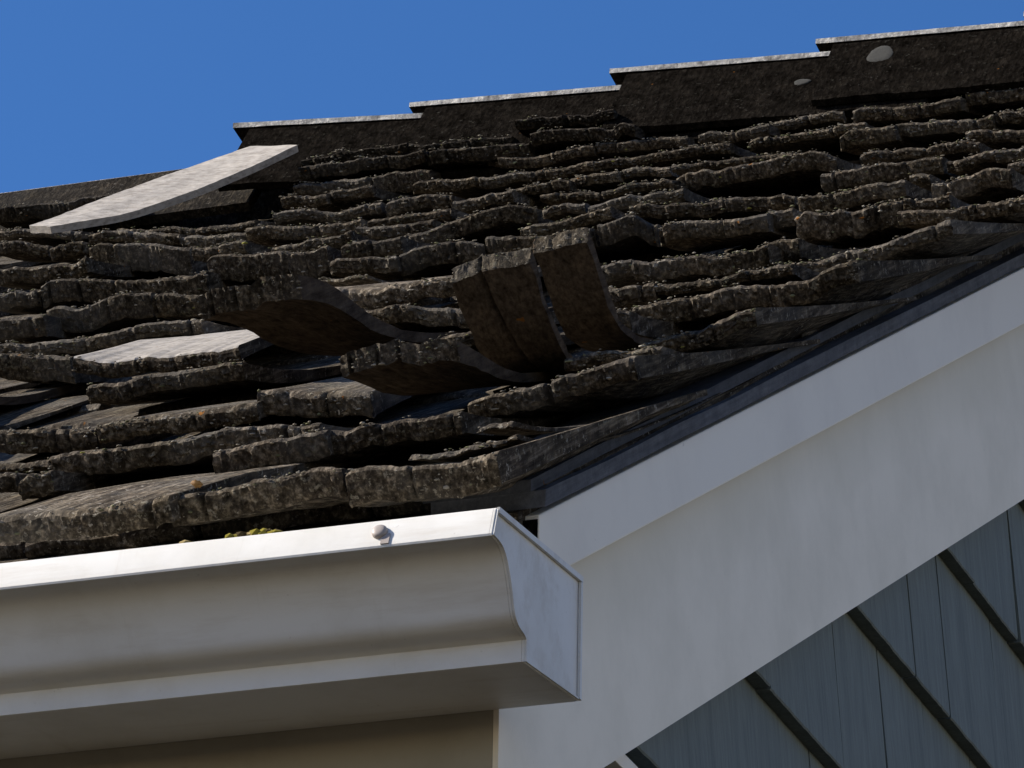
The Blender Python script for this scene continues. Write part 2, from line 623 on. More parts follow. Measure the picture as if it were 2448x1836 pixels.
# top-layer shakes beyond the left edge of the photograph
for nrow in range(10):
    s = -.09 + .3 * nrow
    x = -.47 - .41 * (s + .09) - .03
    while x > ROOF_L + .1:
        w = urng.uniform(.08, .17)
        hb = .057 + urng.uniform(-.005, .005)
        c = urng.uniform(-.008, .012)
        (v, f), _ = shake([(x - w, hb + c), (x - w * .5, hb), (x, hb + urng.uniform(-.004, .006))],
                          s + urng.uniform(-.05, .05), urng.uniform(.012, .02), step=.01, rng=urng, front=2)
        parts.append((v, f))
        x -= w + urng.uniform(.001, .005)
v, f = joinm(parts)
roof = link("roof", v, f, M_SHAKE, house)

# starter strip along the rake, on top of the rake trim
parts = []
for k, (y0, dz, th, xo) in enumerate([(.028, .0055, .0125, -.036), (.012, .0215, .0095, -.040)]):
    k_ = 90
    ys = np.linspace(y0, 2.58, k_)
    w1 = smooth_noise(k_, 6, urng) * .0008
    V, F = [], []
    for y, d in zip(ys, w1):
        z = zt0 + (y - .034) * (tt_ + .006 * k) + dz + d
        V += [(-.12, y, z), (xo + d, y, z), (xo + d * 1.4, y, z + th + d), (-.12, y, z + th)]
    for i in range(k_ - 1):
        for j in range(4):
            F.append([i * 4 + j, i * 4 + (j + 1) % 4, i * 4 + 4 + (j + 1) % 4, i * 4 + 4 + j])
    F += [[0, 3, 2, 1], [(k_ - 1) * 4 + j for j in range(4)]]
    o = fix(link("starter_strip", V, F, M_EDGE, house))
    o["tone"] = 1.0 if k == 0 else .6

# ---------------------------------------------------------------- the shakes seen in the photograph
# (distance up the slope, butt thickness, hump, tone, at the rake, top edge of the butt as x and height)
SHINGLES = [
(-0.105,0.0195,0.008,1.6,0,[(-0.3951,0.0538),(-0.3819,0.0544),(-0.3604,0.0533),(-0.3304,0.0517),(-0.3088,0.0522),(-0.2829,0.0527),(-0.2570,0.0543)]),
(-0.089,0.0253,0,1.3,0.06,[(-0.1334,0.0546),(-0.1241,0.0576),(-0.0887,0.0541),(-0.0555,0.0536),(-0.0305,0.0548),(-0.0229,0.0556)]),
(-0.082,0.0221,0,1.1,0,[(-0.2655,0.0518),(-0.2417,0.0529),(-0.2187,0.0541),(-0.2001,0.0572),(-0.1832,0.0569),(-0.1701,0.0595),(-0.1376,0.0592)]),
(-0.002,0.0040,0,1.3,0,[(-0.1173,0.0500),(-0.1095,0.0506),(-0.0801,0.0520),(-0.0544,0.0549),(-0.0367,0.0573)]),
(0.093,0.0036,0,1.2,0,[(-0.0978,0.0524),(-0.0885,0.0547),(-0.0701,0.0588)]),
(0.164,0.0180,0,1,0,[(-0.4806,0.0485),(-0.4728,0.0502),(-0.4533,0.0507)]),
(0.169,0.0216,0,1,0,[(-0.3269,0.0488),(-0.3153,0.0536),(-0.2914,0.0543),(-0.2639,0.0564),(-0.2370,0.0559)]),
(0.181,0.0143,0,1,0,[(-0.5111,0.0518),(-0.4997,0.0527),(-0.4879,0.0506)]),
(0.185,0.0178,0,1,0,[(-0.2417,0.0536),(-0.2155,0.0554),(-0.1885,0.0558),(-0.1625,0.0567),(-0.1394,0.0562)]),
(0.228,0.0192,0,1,0,[(-0.4797,0.0531),(-0.4734,0.0555),(-0.4526,0.0563),(-0.4245,0.0567),(-0.3872,0.0569),(-0.3590,0.0590),(-0.3403,0.0604),(-0.3118,0.0589),(-0.2630,0.0560)]),
(0.280,0.0059,0,1,0,[(-0.5528,0.0486),(-0.5412,0.0486),(-0.5177,0.0465),(-0.5024,0.0475)]),
(0.282,0.0181,0,1,0.1,[(-0.1653,0.0544),(-0.1466,0.0575),(-0.1284,0.0585),(-0.1008,0.0614),(-0.0869,0.0641),(-0.0642,0.0658),(-0.0458,0.0689),(-0.0322,0.0703)]),
(0.462,0.0152,0.002,1.2,0,[(-0.5331,0.0484),(-0.5067,0.0499),(-0.4819,0.0508),(-0.4628,0.0478),(-0.4476,0.0507),(-0.4283,0.0494),(-0.4134,0.0509),(-0.3982,0.0515)]),
(0.474,0.0109,0,1,0,[(-0.1480,0.0572),(-0.1301,0.0578),(-0.0945,0.0573),(-0.0665,0.0577)]),
(0.475,0.0194,0,1,0,[(-0.6328,0.0546),(-0.6208,0.0542),(-0.5815,0.0498),(-0.5392,0.0469)]),
(0.483,0.0202,0.007,1.4,0,[(-0.4032,0.0591),(-0.3895,0.0566),(-0.3661,0.0512),(-0.3469,0.0499),(-0.3228,0.0490),(-0.3097,0.0466)]),
(0.560,0.0151,0,1,0.1,[(-0.1098,0.0518),(-0.0915,0.0534),(-0.0674,0.0561),(-0.0477,0.0611),(-0.0230,0.0682),(-0.0154,0.0690)]),
(0.738,0.0162,0,1,0,[(-0.6513,0.0548),(-0.6230,0.0540),(-0.5963,0.0568),(-0.5700,0.0578),(-0.5468,0.0595),(-0.5077,0.0574)]),
(0.738,0.0209,0,1,0,[(-0.1871,0.0631),(-0.1694,0.0619)]),
(0.767,0.0138,0,1,0,[(-0.3546,0.0550),(-0.3422,0.0555),(-0.3266,0.0576),(-0.3033,0.0578),(-0.2811,0.0571)]),
(0.858,0.0204,0,1,0.1,[(-0.2049,0.0517),(-0.1760,0.0547),(-0.1404,0.0563),(-0.1297,0.0599),(-0.0995,0.0602),(-0.0835,0.0588),(-0.0501,0.0562),(-0.0393,0.0617),(-0.0238,0.0657),(-0.0071,0.0698)]),
(0.896,0.0145,0.013,3.4,0,[(-0.7254,0.0637),(-0.6841,0.0566),(-0.6680,0.0556),(-0.6302,0.0552),(-0.5709,0.0560)]),
(0.916,0.0163,0,1,0,[(-0.2456,0.0643),(-0.2217,0.0654),(-0.1994,0.0647)]),
(0.919,0.0098,0,1,0,[(-0.1997,0.0629),(-0.1713,0.0640),(-0.1459,0.0634),(-0.1201,0.0657),(-0.0985,0.0661),(-0.0771,0.0679)]),
(0.960,0.0167,0,1,0,[(-0.4785,0.0703),(-0.4649,0.0687),(-0.4449,0.0734),(-0.4215,0.0666),(-0.3804,0.0587),(-0.3521,0.0574)]),
(0.960,0.0098,0,1,0,[(-0.1099,0.0626),(-0.0877,0.0639)]),
(1.032,0.0254,0,1.3,0,[(-0.8586,0.0690),(-0.8480,0.0646),(-0.8260,0.0610),(-0.7826,0.0518)]),
(1.124,0.0146,0,1,0.1,[(-0.1331,0.0428),(-0.1256,0.0501),(-0.1188,0.0462),(-0.0959,0.0517),(-0.0652,0.0541),(-0.0383,0.0590),(-0.0167,0.0645),(-0.0006,0.0676),(0.0131,0.0690)]),
(1.165,0.0142,0,1,0,[(-0.9153,0.0603),(-0.9037,0.0601),(-0.8808,0.0585),(-0.8349,0.0564),(-0.7997,0.0598),(-0.7533,0.0630),(-0.7023,0.0612)]),
(1.177,0.0195,0,1,0,[(-0.2952,0.0638),(-0.2398,0.0597),(-0.2077,0.0589),(-0.1679,0.0629)]),
(1.193,0.0173,0,1,0,[(-0.3340,0.0592),(-0.3241,0.0632),(-0.3004,0.0630)]),
(1.217,0.0176,0.003,1.9,0,[(-0.6014,0.0697),(-0.5664,0.0628),(-0.5326,0.0631),(-0.5154,0.0653),(-0.4832,0.0636),(-0.4546,0.0612)]),
(1.223,0.0195,0,1,0,[(-0.1820,0.0604),(-0.1686,0.0630),(-0.1516,0.0619)]),
(1.359,0.0140,0,1,0.1,[(-0.0945,0.0626),(-0.0782,0.0622),(-0.0460,0.0593),(-0.0083,0.0578),(0.0257,0.0600),(0.0373,0.0601)]),
(1.390,0.0036,0,1.6,0,[(-0.6855,0.0659),(-0.6486,0.0625),(-0.6184,0.0617)]),
(1.442,0.0119,0,1,0,[(-0.1085,0.0651),(-0.0832,0.0641),(-0.0630,0.0659)]),
(1.452,0.0226,0,1,0,[(-1.0341,0.0597),(-1.0218,0.0595),(-0.9852,0.0586),(-0.9757,0.0563)]),
(1.456,0.0264,0,1.1,0,[(-0.2165,0.0605),(-0.2091,0.0650),(-0.1583,0.0599),(-0.1400,0.0631),(-0.1129,0.0619)]),
(1.460,0.0236,0,1,0,[(-0.8666,0.0605),(-0.8596,0.0637),(-0.8359,0.0614),(-0.8125,0.0570),(-0.7472,0.0531)]),
(1.494,0.0264,0,1,0,[(-0.9917,0.0583),(-0.9795,0.0615),(-0.9531,0.0572),(-0.9339,0.0618),(-0.9084,0.0680),(-0.8797,0.0645)]),
(1.507,0.0183,0,1,0,[(-0.3651,0.0606),(-0.3547,0.0682),(-0.3075,0.0613),(-0.2844,0.0629),(-0.2552,0.0637)]),
(1.524,0.0182,0,1,0,[(-0.2613,0.0635),(-0.2352,0.0625)]),
(1.585,0.0187,0,0.8,0,[(-0.5459,0.0655),(-0.5341,0.0646),(-0.4988,0.0626),(-0.4787,0.0630),(-0.4515,0.0630)]),
(1.588,0.0236,0,0.7,0,[(-0.4497,0.0648),(-0.4278,0.0689),(-0.4061,0.0730),(-0.4042,0.0626),(-0.3892,0.0574)]),
(1.621,0.0165,0,1,0,[(-0.7388,0.0590),(-0.7331,0.0641),(-0.6982,0.0611),(-0.6665,0.0584)]),
(1.631,0.0240,0,0.7,0,[(-0.6696,0.0564),(-0.6467,0.0628),(-0.6137,0.0646),(-0.5795,0.0599)]),
(1.636,0.0227,0,0.8,0,[(-0.5798,0.0634),(-0.5505,0.0609),(-0.5283,0.0588)]),
(1.669,0.0210,0,1.2,0,[(-0.1351,0.0593),(-0.1204,0.0580),(-0.1141,0.0612),(-0.0935,0.0608),(-0.0800,0.0670),(-0.0540,0.0649)]),
(1.686,0.0175,0,1,0,[(-0.2739,0.0611),(-0.2368,0.0587),(-0.1964,0.0639),(-0.1637,0.0655)]),
(1.704,0.0138,0,1,0,[(-0.3087,0.0645),(-0.2810,0.0610)]),
(1.763,0.0129,0,1,0,[(-0.5833,0.0581),(-0.5657,0.0606),(-0.5374,0.0618),(-0.5209,0.0656),(-0.4861,0.0707)]),
(1.763,0.0150,0,1,0,[(-0.0803,0.0591),(-0.0516,0.0646)]),
(1.766,0.0186,0,1,0,[(-1.1637,0.0609),(-1.1507,0.0606),(-1.1085,0.0567)]),
(1.766,0.0251,0,1,0,[(-1.1066,0.0613),(-1.0977,0.0681),(-1.0721,0.0662),(-1.0282,0.0591),(-0.9905,0.0546),(-0.9527,0.0513),(-0.9228,0.0549)]),
(1.767,0.0154,0,1,0,[(-0.4683,0.0691),(-0.4526,0.0684),(-0.4267,0.0640),(-0.3973,0.0592),(-0.3825,0.0620),(-0.3241,0.0582)]),
(1.767,0.0113,0,1,0,[(-0.1802,0.0620),(-0.1581,0.0604)]),
(1.808,0.0291,0,1,0,[(-0.9373,0.0598),(-0.9310,0.0681),(-0.8818,0.0633),(-0.8315,0.0601),(-0.8059,0.0618)]),
(1.815,0.0184,0,1,0,[(-0.7927,0.0594),(-0.7853,0.0621),(-0.7452,0.0608),(-0.7276,0.0610)]),
(1.890,0.0133,0,1,0,[(-0.8962,0.0616),(-0.8729,0.0624),(-0.8467,0.0653),(-0.8053,0.0675)]),
(1.912,0.0129,0,1,0,[(-0.1252,0.0627),(-0.0944,0.0635),(-0.0815,0.0642)]),
(1.919,0.0145,0,1,0,[(-0.5589,0.0582),(-0.5430,0.0635),(-0.5154,0.0648),(-0.5042,0.0646),(-0.4532,0.0655)]),
(1.919,0.0116,0,1,0,[(-0.1788,0.0558),(-0.1517,0.0606),(-0.1272,0.0645)]),
(1.922,0.0106,0,1,0,[(-0.6068,0.0626),(-0.5949,0.0659),(-0.5611,0.0617)]),
(1.947,0.0201,0,0.9,0,[(-0.7730,0.0520),(-0.7367,0.0548),(-0.7063,0.0609),(-0.6798,0.0673),(-0.6462,0.0692),(-0.6212,0.0613)]),
(1.954,0.0196,0,1,0,[(-0.3192,0.0601),(-0.2873,0.0608),(-0.2674,0.0631),(-0.2262,0.0615),(-0.1900,0.0605)]),
(2.000,0.0149,0,1,0,[(-0.8397,0.0636),(-0.7987,0.0598),(-0.7868,0.0608),(-0.7522,0.0590)]),
(2.064,0.0152,0,1,0,[(-1.0509,0.0580),(-1.0168,0.0576),(-0.9868,0.0615)]),
(2.083,0.0182,0,1,0,[(-1.2946,0.0635),(-1.2810,0.0625),(-1.2405,0.0583),(-1.1999,0.0560),(-1.1791,0.0617)]),
(2.096,0.0095,0,1,0,[(-0.5960,0.0609),(-0.5648,0.0631),(-0.5136,0.0629)]),
(2.099,0.0095,0,1,0,[(-0.6636,0.0640),(-0.6300,0.0635),(-0.5983,0.0596)]),
(2.108,0.0121,0,1,0,[(-0.3145,0.0597),(-0.3089,0.0639),(-0.2764,0.0635),(-0.2418,0.0615),(-0.2253,0.0643),(-0.1861,0.0605)]),
(2.116,0.0124,0,1,0,[(-0.8653,0.0605),(-0.8372,0.0621),(-0.8073,0.0596),(-0.7703,0.0601)]),
(2.140,0.0204,0,1,0,[(-0.5264,0.0597),(-0.5150,0.0670),(-0.5040,0.0631),(-0.4942,0.0681),(-0.4814,0.0603),(-0.4641,0.0643),(-0.4213,0.0676),(-0.3951,0.0726),(-0.3736,0.0718),(-0.3479,0.0595)]),
(2.155,0.0154,0,1,0,[(-1.0198,0.0673),(-1.0065,0.0663),(-0.9535,0.0604),(-0.9405,0.0576),(-0.9215,0.0591),(-0.8869,0.0580)]),
(2.201,0.0135,0,1,0,[(-0.2231,0.0630),(-0.2189,0.0661),(-0.1670,0.0607),(-0.1472,0.0594)]),
(2.203,0.0341,0,1,0,[(-1.2250,0.0622),(-1.2138,0.0673),(-1.1910,0.0626),(-1.1503,0.0583),(-1.1053,0.0476)]),
(2.244,0.0140,0,1,0,[(-0.8104,0.0567),(-0.7914,0.0608),(-0.7685,0.0617),(-0.7399,0.0633)]),
(2.287,0.0158,0,1,0,[(-1.1473,0.0556),(-1.0863,0.0507),(-1.0666,0.0522),(-1.0562,0.0549)]),
(2.294,0.0113,0,1,0,[(-0.7644,0.0583),(-0.7423,0.0620),(-0.7019,0.0634),(-0.6912,0.0633)]),
(2.295,0.0084,0,1,0,[(-0.5735,0.0625),(-0.5171,0.0617),(-0.4632,0.0613),(-0.4360,0.0617)]),
(2.324,0.0127,0,1,0,[(-0.7002,0.0605),(-0.6707,0.0639),(-0.6428,0.0629)]),
(2.325,0.0171,0,1,0,[(-0.9157,0.0604),(-0.8999,0.0650),(-0.8619,0.0635),(-0.8364,0.0610)]),
(2.334,0.0129,0,1,0,[(-1.0517,0.0670),(-1.0160,0.0652),(-0.9757,0.0576),(-0.9475,0.0620),(-0.9228,0.0615)]),
(2.335,0.0113,0,1,0,[(-0.6447,0.0633),(-0.6390,0.0651),(-0.5853,0.0596)]),
(2.365,0.0161,0,1,0,[(-1.3377,0.0574),(-1.3114,0.0602),(-1.2973,0.0592)]),
(2.392,0.0132,0,1,0,[(-1.2998,0.0616),(-1.2840,0.0657),(-1.2643,0.0639),(-1.1881,0.0519)]),
(2.421,0.0148,0,1,0,[(-1.4311,0.0673),(-1.3979,0.0660),(-1.3621,0.0549)]),
(2.479,0.0185,0,1,0,[(-0.4323,0.0570),(-0.4220,0.0635),(-0.3915,0.0622),(-0.3651,0.0614)]),
(2.499,0.0157,0,1,0,[(-0.3685,0.0624),(-0.3301,0.0614),(-0.2912,0.0564),(-0.2594,0.0575)]),
(2.504,0.0142,0,1,0,[(-0.2585,0.0608),(-0.2129,0.0582)]),
(2.518,0.0090,0,1,0,[(-1.3140,0.0578),(-1.2285,0.0487),(-1.2261,0.0457),(-1.1955,0.0474),(-1.1717,0.0431),(-1.1423,0.0476)]),
(2.551,0.0117,0,1,0,[(-0.8437,0.0592),(-0.8366,0.0597),(-0.7949,0.0585),(-0.7669,0.0590),(-0.7495,0.0641),(-0.7388,0.0628)]),
(2.559,0.0117,0,1,0,[(-0.7408,0.0615),(-0.6999,0.0590),(-0.6583,0.0604),(-0.6168,0.0618),(-0.5786,0.0609)]),
(2.570,0.0133,0,1,0,[(-0.9666,0.0616),(-0.9561,0.0650),(-0.8906,0.0589),(-0.8426,0.0582)]),
(2.576,0.0131,0,1,0,[(-0.5627,0.0558),(-0.5552,0.0641),(-0.5376,0.0632)]),
(2.584,0.0102,0,1,0,[(-0.5401,0.0598),(-0.4924,0.0590),(-0.4579,0.0626),(-0.4252,0.0636)]),
(2.595,0.0135,0,1,0,[(-1.1360,0.0608),(-1.1282,0.0646),(-1.0897,0.0612),(-1.0803,0.0593)]),
(2.615,0.0135,0,1,0,[(-1.0867,0.0592),(-1.0720,0.0629),(-1.0374,0.0627),(-1.0288,0.0629)]),
(2.674,0.0108,0,1,0,[(-1.5361,0.0636),(-1.5240,0.0635),(-1.4868,0.0604),(-1.4210,0.0495)]),
(2.804,0.0136,0,1,0,[(-0.6853,0.0572),(-0.6703,0.0621),(-0.6498,0.0568),(-0.5979,0.0611)]),
(2.812,0.0277,0,0.7,0,[(-1.1023,0.0572),(-1.0811,0.0601),(-1.0688,0.0635),(-1.0227,0.0570)]),
(2.820,0.0139,0,1,0,[(-1.2026,0.0604),(-1.1639,0.0598),(-1.1430,0.0600),(-1.1062,0.0582)]),
(2.825,0.0138,0,1,0,[(-0.9421,0.0611),(-0.9221,0.0586),(-0.8933,0.0564),(-0.8519,0.0609),(-0.8199,0.0617)]),
(2.829,0.0137,0,1,0,[(-0.8205,0.0613),(-0.7893,0.0622),(-0.7522,0.0602),(-0.7041,0.0555)]),
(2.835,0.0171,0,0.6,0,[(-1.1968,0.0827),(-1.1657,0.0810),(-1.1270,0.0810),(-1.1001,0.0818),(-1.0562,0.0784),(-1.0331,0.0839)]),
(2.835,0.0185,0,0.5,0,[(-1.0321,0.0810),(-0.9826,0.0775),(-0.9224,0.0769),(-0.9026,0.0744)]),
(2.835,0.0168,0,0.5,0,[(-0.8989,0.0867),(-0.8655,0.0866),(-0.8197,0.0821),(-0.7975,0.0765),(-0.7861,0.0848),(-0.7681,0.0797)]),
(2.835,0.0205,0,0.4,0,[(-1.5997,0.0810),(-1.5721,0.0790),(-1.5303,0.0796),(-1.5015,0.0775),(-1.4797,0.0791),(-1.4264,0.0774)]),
(2.837,0.0165,0,1,0,[(-0.5051,0.0593),(-0.4990,0.0626),(-0.4754,0.0610),(-0.4241,0.0571),(-0.3819,0.0598),(-0.3735,0.0601)]),
(2.848,0.0121,0,1,0,[(-0.6102,0.0579),(-0.5815,0.0597),(-0.5670,0.0620),(-0.5190,0.0613)]),
(2.855,0.0139,0,1,0,[(-0.9634,0.0632),(-0.9188,0.0575)]),
(2.867,0.0165,0,1,0,[(-0.3749,0.0601),(-0.3606,0.0623),(-0.2915,0.0595)]),
(2.869,0.0170,0,1,0,[(-1.0408,0.0545),(-1.0139,0.0610),(-0.9819,0.0668),(-0.9727,0.0601)]),
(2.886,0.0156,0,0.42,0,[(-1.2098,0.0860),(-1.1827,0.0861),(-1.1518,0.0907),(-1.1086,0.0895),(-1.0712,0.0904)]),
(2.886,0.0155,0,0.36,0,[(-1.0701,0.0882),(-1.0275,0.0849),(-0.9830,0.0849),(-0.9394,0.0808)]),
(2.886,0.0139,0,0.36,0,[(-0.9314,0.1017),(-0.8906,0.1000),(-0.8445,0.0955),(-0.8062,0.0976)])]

lich = []          # places for lichen crusts: (position, size, colour)
order = sorted(range(len(SHINGLES)), key=lambda i: -(SHINGLES[i][5][-1][0] - SHINGLES[i][5][0][0]) * SHINGLES[i][1] / (4 + SHINGLES[i][0]) ** 2)
single = set(order[:96])
rest = []
LC = [(.20, .18, .14), (.26, .235, .19), (.15, .15, .085), (.31, .285, .235), (.13, .115, .085), (.23, .20, .15)]
for i, (s0, t, rise, tone, rake, xh) in enumerate(SHINGLES):
    xh = [tuple(p) for p in xh]
    (v, f), (x, sb, hb, tt) = shake(xh, s0, t, rise, low=.008, rake=rake)
    bleached = tone > 3
    if i in single:
        o = link("shingle", v, f, M_BLEACH if bleached else M_SHAKE, roof, True)
        o.data.set_sharp_from_angle(angle=math.radians(42))
        o["tone"] = .82 if bleached else tone * random.uniform(.85, 1.2)
        if bleached:
            o["label"] = "bleached pale shingle with a bare split top"
            o.data.materials.append(M_SHAKE)
            nt = (len(SROWS) - 2) * (len(x) - 1)
            o.data.polygons.foreach_set("material_index", [0 if k < nt else 1 for k in range(len(o.data.polygons))])
        elif rake:
            o["label"] = "shingle at the gable edge with its side showing"
    else:
        rest.append((v, f))
    # lichen crust in patches, its pale colour also lightening the sunlit butt edge
    n_x = len(x)
    dens = np.clip(.14 + .7 * smooth_noise(n_x, 9, RNG), 0, 1)
    if bleached:
        dens *= .25
    for j in range(n_x):
        for _ in range(int(dens[j] * 1.7 + random.random())):
            d = abs(random.gauss(0, .0035))
            p = rp(x[j] + random.uniform(-.0015, .0015), sb[j] - .0004 + d, hb[j] - (.0018 if d < .002 else .0006) + random.uniform(-.0004, .0006))
            lich.append((p, random.choice((.0005, .0007, .0009, .0011)) * random.uniform(.8, 1.15), random.choice(LC)))
        if random.random() < .22:            # scattered specks lower on the butt face
            q = random.random()
            p = rp(x[j], sb[j] + random.uniform(-.0004, .001), hb[j] - .002 - q * tt[j] * .8)
            c = random.choice(LC)
            if random.random() < .05:
                c = random.choice([(.26, .11, .03), (.24, .23, .06), (.30, .29, .25), (.24, .26, .15)])
            lich.append((p, random.choice((.0005, .0007, .0010, .0014)), c))
if rest:
    v, f = joinm(rest)
    o = link("shingles", v, f, M_SHAKE, roof, True)
    o.data.set_sharp_from_angle(angle=math.radians(42))
    o["kind"] = "stuff"

# ---------------------------------------------------------------- curled shakes
# butt ends (x, height) left to right, their place up the slope, and the side curve (s, h) from butt to where it lies flat
CURLED = [
    ("unseen curled shingle added to shade the bare patch beside it", .016, .72,  # out of view, added to cast shade onto the roof at the left
     [(-.91, .120), (-.86, .130), (-.80, .127)], [(.56, .125), (.62, .115), (.70, .088), (.78, .060), (.90, .03), (1.1, .014)]),
    ("wide curled shingle bent up off the roof", .020, .60,
     [(-.482, .106), (-.471, .109), (-.434, .112), (-.396, .114)], [(.60, .112), (.638, .106), (.676, .095), (.768, .064), (.83, .049), (.90, .037), (1.05, .024), (1.25, .014)]),
    ("curled shingle with a thick lichened butt lifted above the eave", .016, .345,
     [(-.283, .072), (-.270, .079), (-.232, .080), (-.187, .076)], [(.345, .077), (.385, .066), (.425, .054), (.47, .043), (.55, .032), (.75, .016)]),
    ("cracked shingle standing almost upright", .013, .463,
     [(-.224, .124), (-.195, .131), (-.159, .132)], [(.463, .129), (.474, .108), (.491, .079), (.515, .054), (.56, .034), (.70, .02)]),
    ("narrow shingle standing upright", .013, .572,
     [(-.187, .131), (-.165, .134), (-.142, .135)], [(.566, .133), (.577, .111), (.590, .086), (.611, .062), (.655, .044), (.75, .026), (.9, .016)]),
]


for name, t, sb0, butt, side in CURLED:
    n_r = 26
    prof = spline(side, n_r)
    tan = np.gradient(prof, axis=0)
    tan /= np.linalg.norm(tan, axis=1)[:, None]
    nor = np.stack([-tan[:, 1], tan[:, 0]], 1)          # upper side
    bx = np.array([p[0] for p in butt]); bh = np.array([p[1] for p in butt])
    C = int((bx[-1] - bx[0]) / .0022)
    x = np.linspace(bx[0], bx[-1], C)
    dh = np.interp(x, bx, bh) - np.mean(bh) + (smooth_noise(C, 2, RNG) * .001 + smooth_noise(C, 9, RNG) * .002) * (.4 if "upright" in name else 1)
    ds = (smooth_noise(C, 8, RNG) * .002 + smooth_noise(C, 2, RNG) * .0012 + RNG.normal(0, .0006, C)) * (.35 if "upright" in name else 1)
    for _ in range(0 if "upright" in name else 3):
        ds += np.exp(-((x - RNG.uniform(x[0], x[-1])) / .0013) ** 2) * RNG.uniform(.003, .010)
    wob = smooth_noise(n_r, 4, RNG) * .0016 + smooth_noise(n_r, 1.5, RNG) * .0007
    gro = smooth_noise(C, 9, RNG) * (.0003 if "upright" in name else .0006) + RNG.normal(0, .00012, C)
    cols_bot = np.zeros((n_r, C, 3)); cols_top = np.zeros((n_r, C, 3))
    split = "cracked" in name
    for r in range(n_r):
        w = (1 - r / (n_r - 1)) ** (14 if "upright" in name else 3)
        th = t * (1 - .55 * min(1, r / 9))
        s = prof[r, 0] + ds * w + nor[r, 0] * gro
        h = prof[r, 1] + dh * w + nor[r, 1] * gro
        if split:                                        # the crack down its underside
            xc = bx[0] + (bx[-1] - bx[0]) * (.36 + .45 * r / n_r)
            g = np.exp(-((x - xc) / .0016) ** 2) * .006 * max(0, 1 - r / 15)
            s = s + nor[r, 0] * g
            h = h + nor[r, 1] * g
        cols_bot[r] = DO + np.outer(x + wob[r], EX) + np.outer(s, DU) + np.outer(h, DN)
        cols_top[r] = cols_bot[r] + (DU * nor[r, 0] + DN * nor[r, 1]) * th
    cut = .006 if "upright" in name else .003           # the broken end slopes back
    cols_top[0] -= (DU * tan[0, 0] + DN * tan[0, 1]) * cut
    cols_top[1] -= (DU * tan[0, 0] + DN * tan[0, 1]) * cut * .6
    v, f = grid_shell(cols_top, cols_bot, 5, .0012, RNG)
    o = link("curled_shingle", v, f, M_CURL, roof, True)
    o.data.set_sharp_from_angle(angle=math.radians(42))
    o.data.materials.append(M_SHAKE)
    k0, k1 = (n_r - 1) * (C - 1), (n_r - 1 + 6) * (C - 1)
    o.data.polygons.foreach_set("material_index", [1 if k < k1 else 0 for k in range(len(o.data.polygons))])
    o["label"] = name
    o["tone"] = 1.0
    e = cols_top[0]; e2 = cols_bot[0]
    for _ in range(int(C * 1.1)):
        j = random.randrange(C)
        q = random.random()
        lich.append((e[j] * (1 - q) + e2[j] * q, random.choice((.0006, .0008, .0011)), random.choice(LC)))

# ---------------------------------------------------------------- ridge caps: a shade-dark near board under a silvered far board
def ridge_frame(x, dy, dz):
    return np.array([x, yr + dy, zr + dz])


def board(x0, x1, base0, dirv, width, nrm, t, lift0, lift1, rng, nx=70):
    """a board running along x; base0 (dy, dz) is its upper edge, dirv its width direction, nrm its outward normal (all dy, dz)"""
    xs = np.linspace(x0, x1, nx)
    e = smooth_noise(nx, 5, rng) * .0012
    e2 = smooth_noise(nx, 9, rng) * .0022 + rng.normal(0, .0006, nx)
    rows = []
    for k in range(5):
        q = k / 4
        rr = []
        for i, x in enumerate(xs):
            li = lift0 + (lift1 - lift0) * i / (nx - 1)
            w = width * q + (e2[i] if k == 4 else 0) + (e[i] if k == 0 else 0)
            rr.append(ridge_frame(x, base0[0] + dirv[0] * w + nrm[0] * t, base0[1] + dirv[1] * w + nrm[1] * t + li + e[i] * .4))
        rows.append(rr)
    for k in range(4, -1, -1):
        q = k / 4
        rr = []
        for i, x in enumerate(xs):
            li = lift0 + (lift1 - lift0) * i / (nx - 1)
            w = width * q + (e2[i] * .8 if k == 4 else 0)
            rr.append(ridge_frame(x, base0[0] + dirv[0] * w, base0[1] + dirv[1] * w + li + e[i] * .4))
        rows.append(rr)
    V = np.array(rows).reshape(-1, 3)
    n = len(rows)
    F = [[r * nx + c, r * nx + c + 1, ((r + 1) % n) * nx + c + 1, ((r + 1) % n) * nx + c] for r in range(n) for c in range(nx - 1)]
    F.append([r * nx for r in range(n)])
    F.append([r * nx + nx - 1 for r in range(n)][::-1])
    return V, F


def roofpt(s, h):
    p = rp(0, s, h)
    return p[1] - yr, p[2] - zr


crng = np.random.default_rng(3)
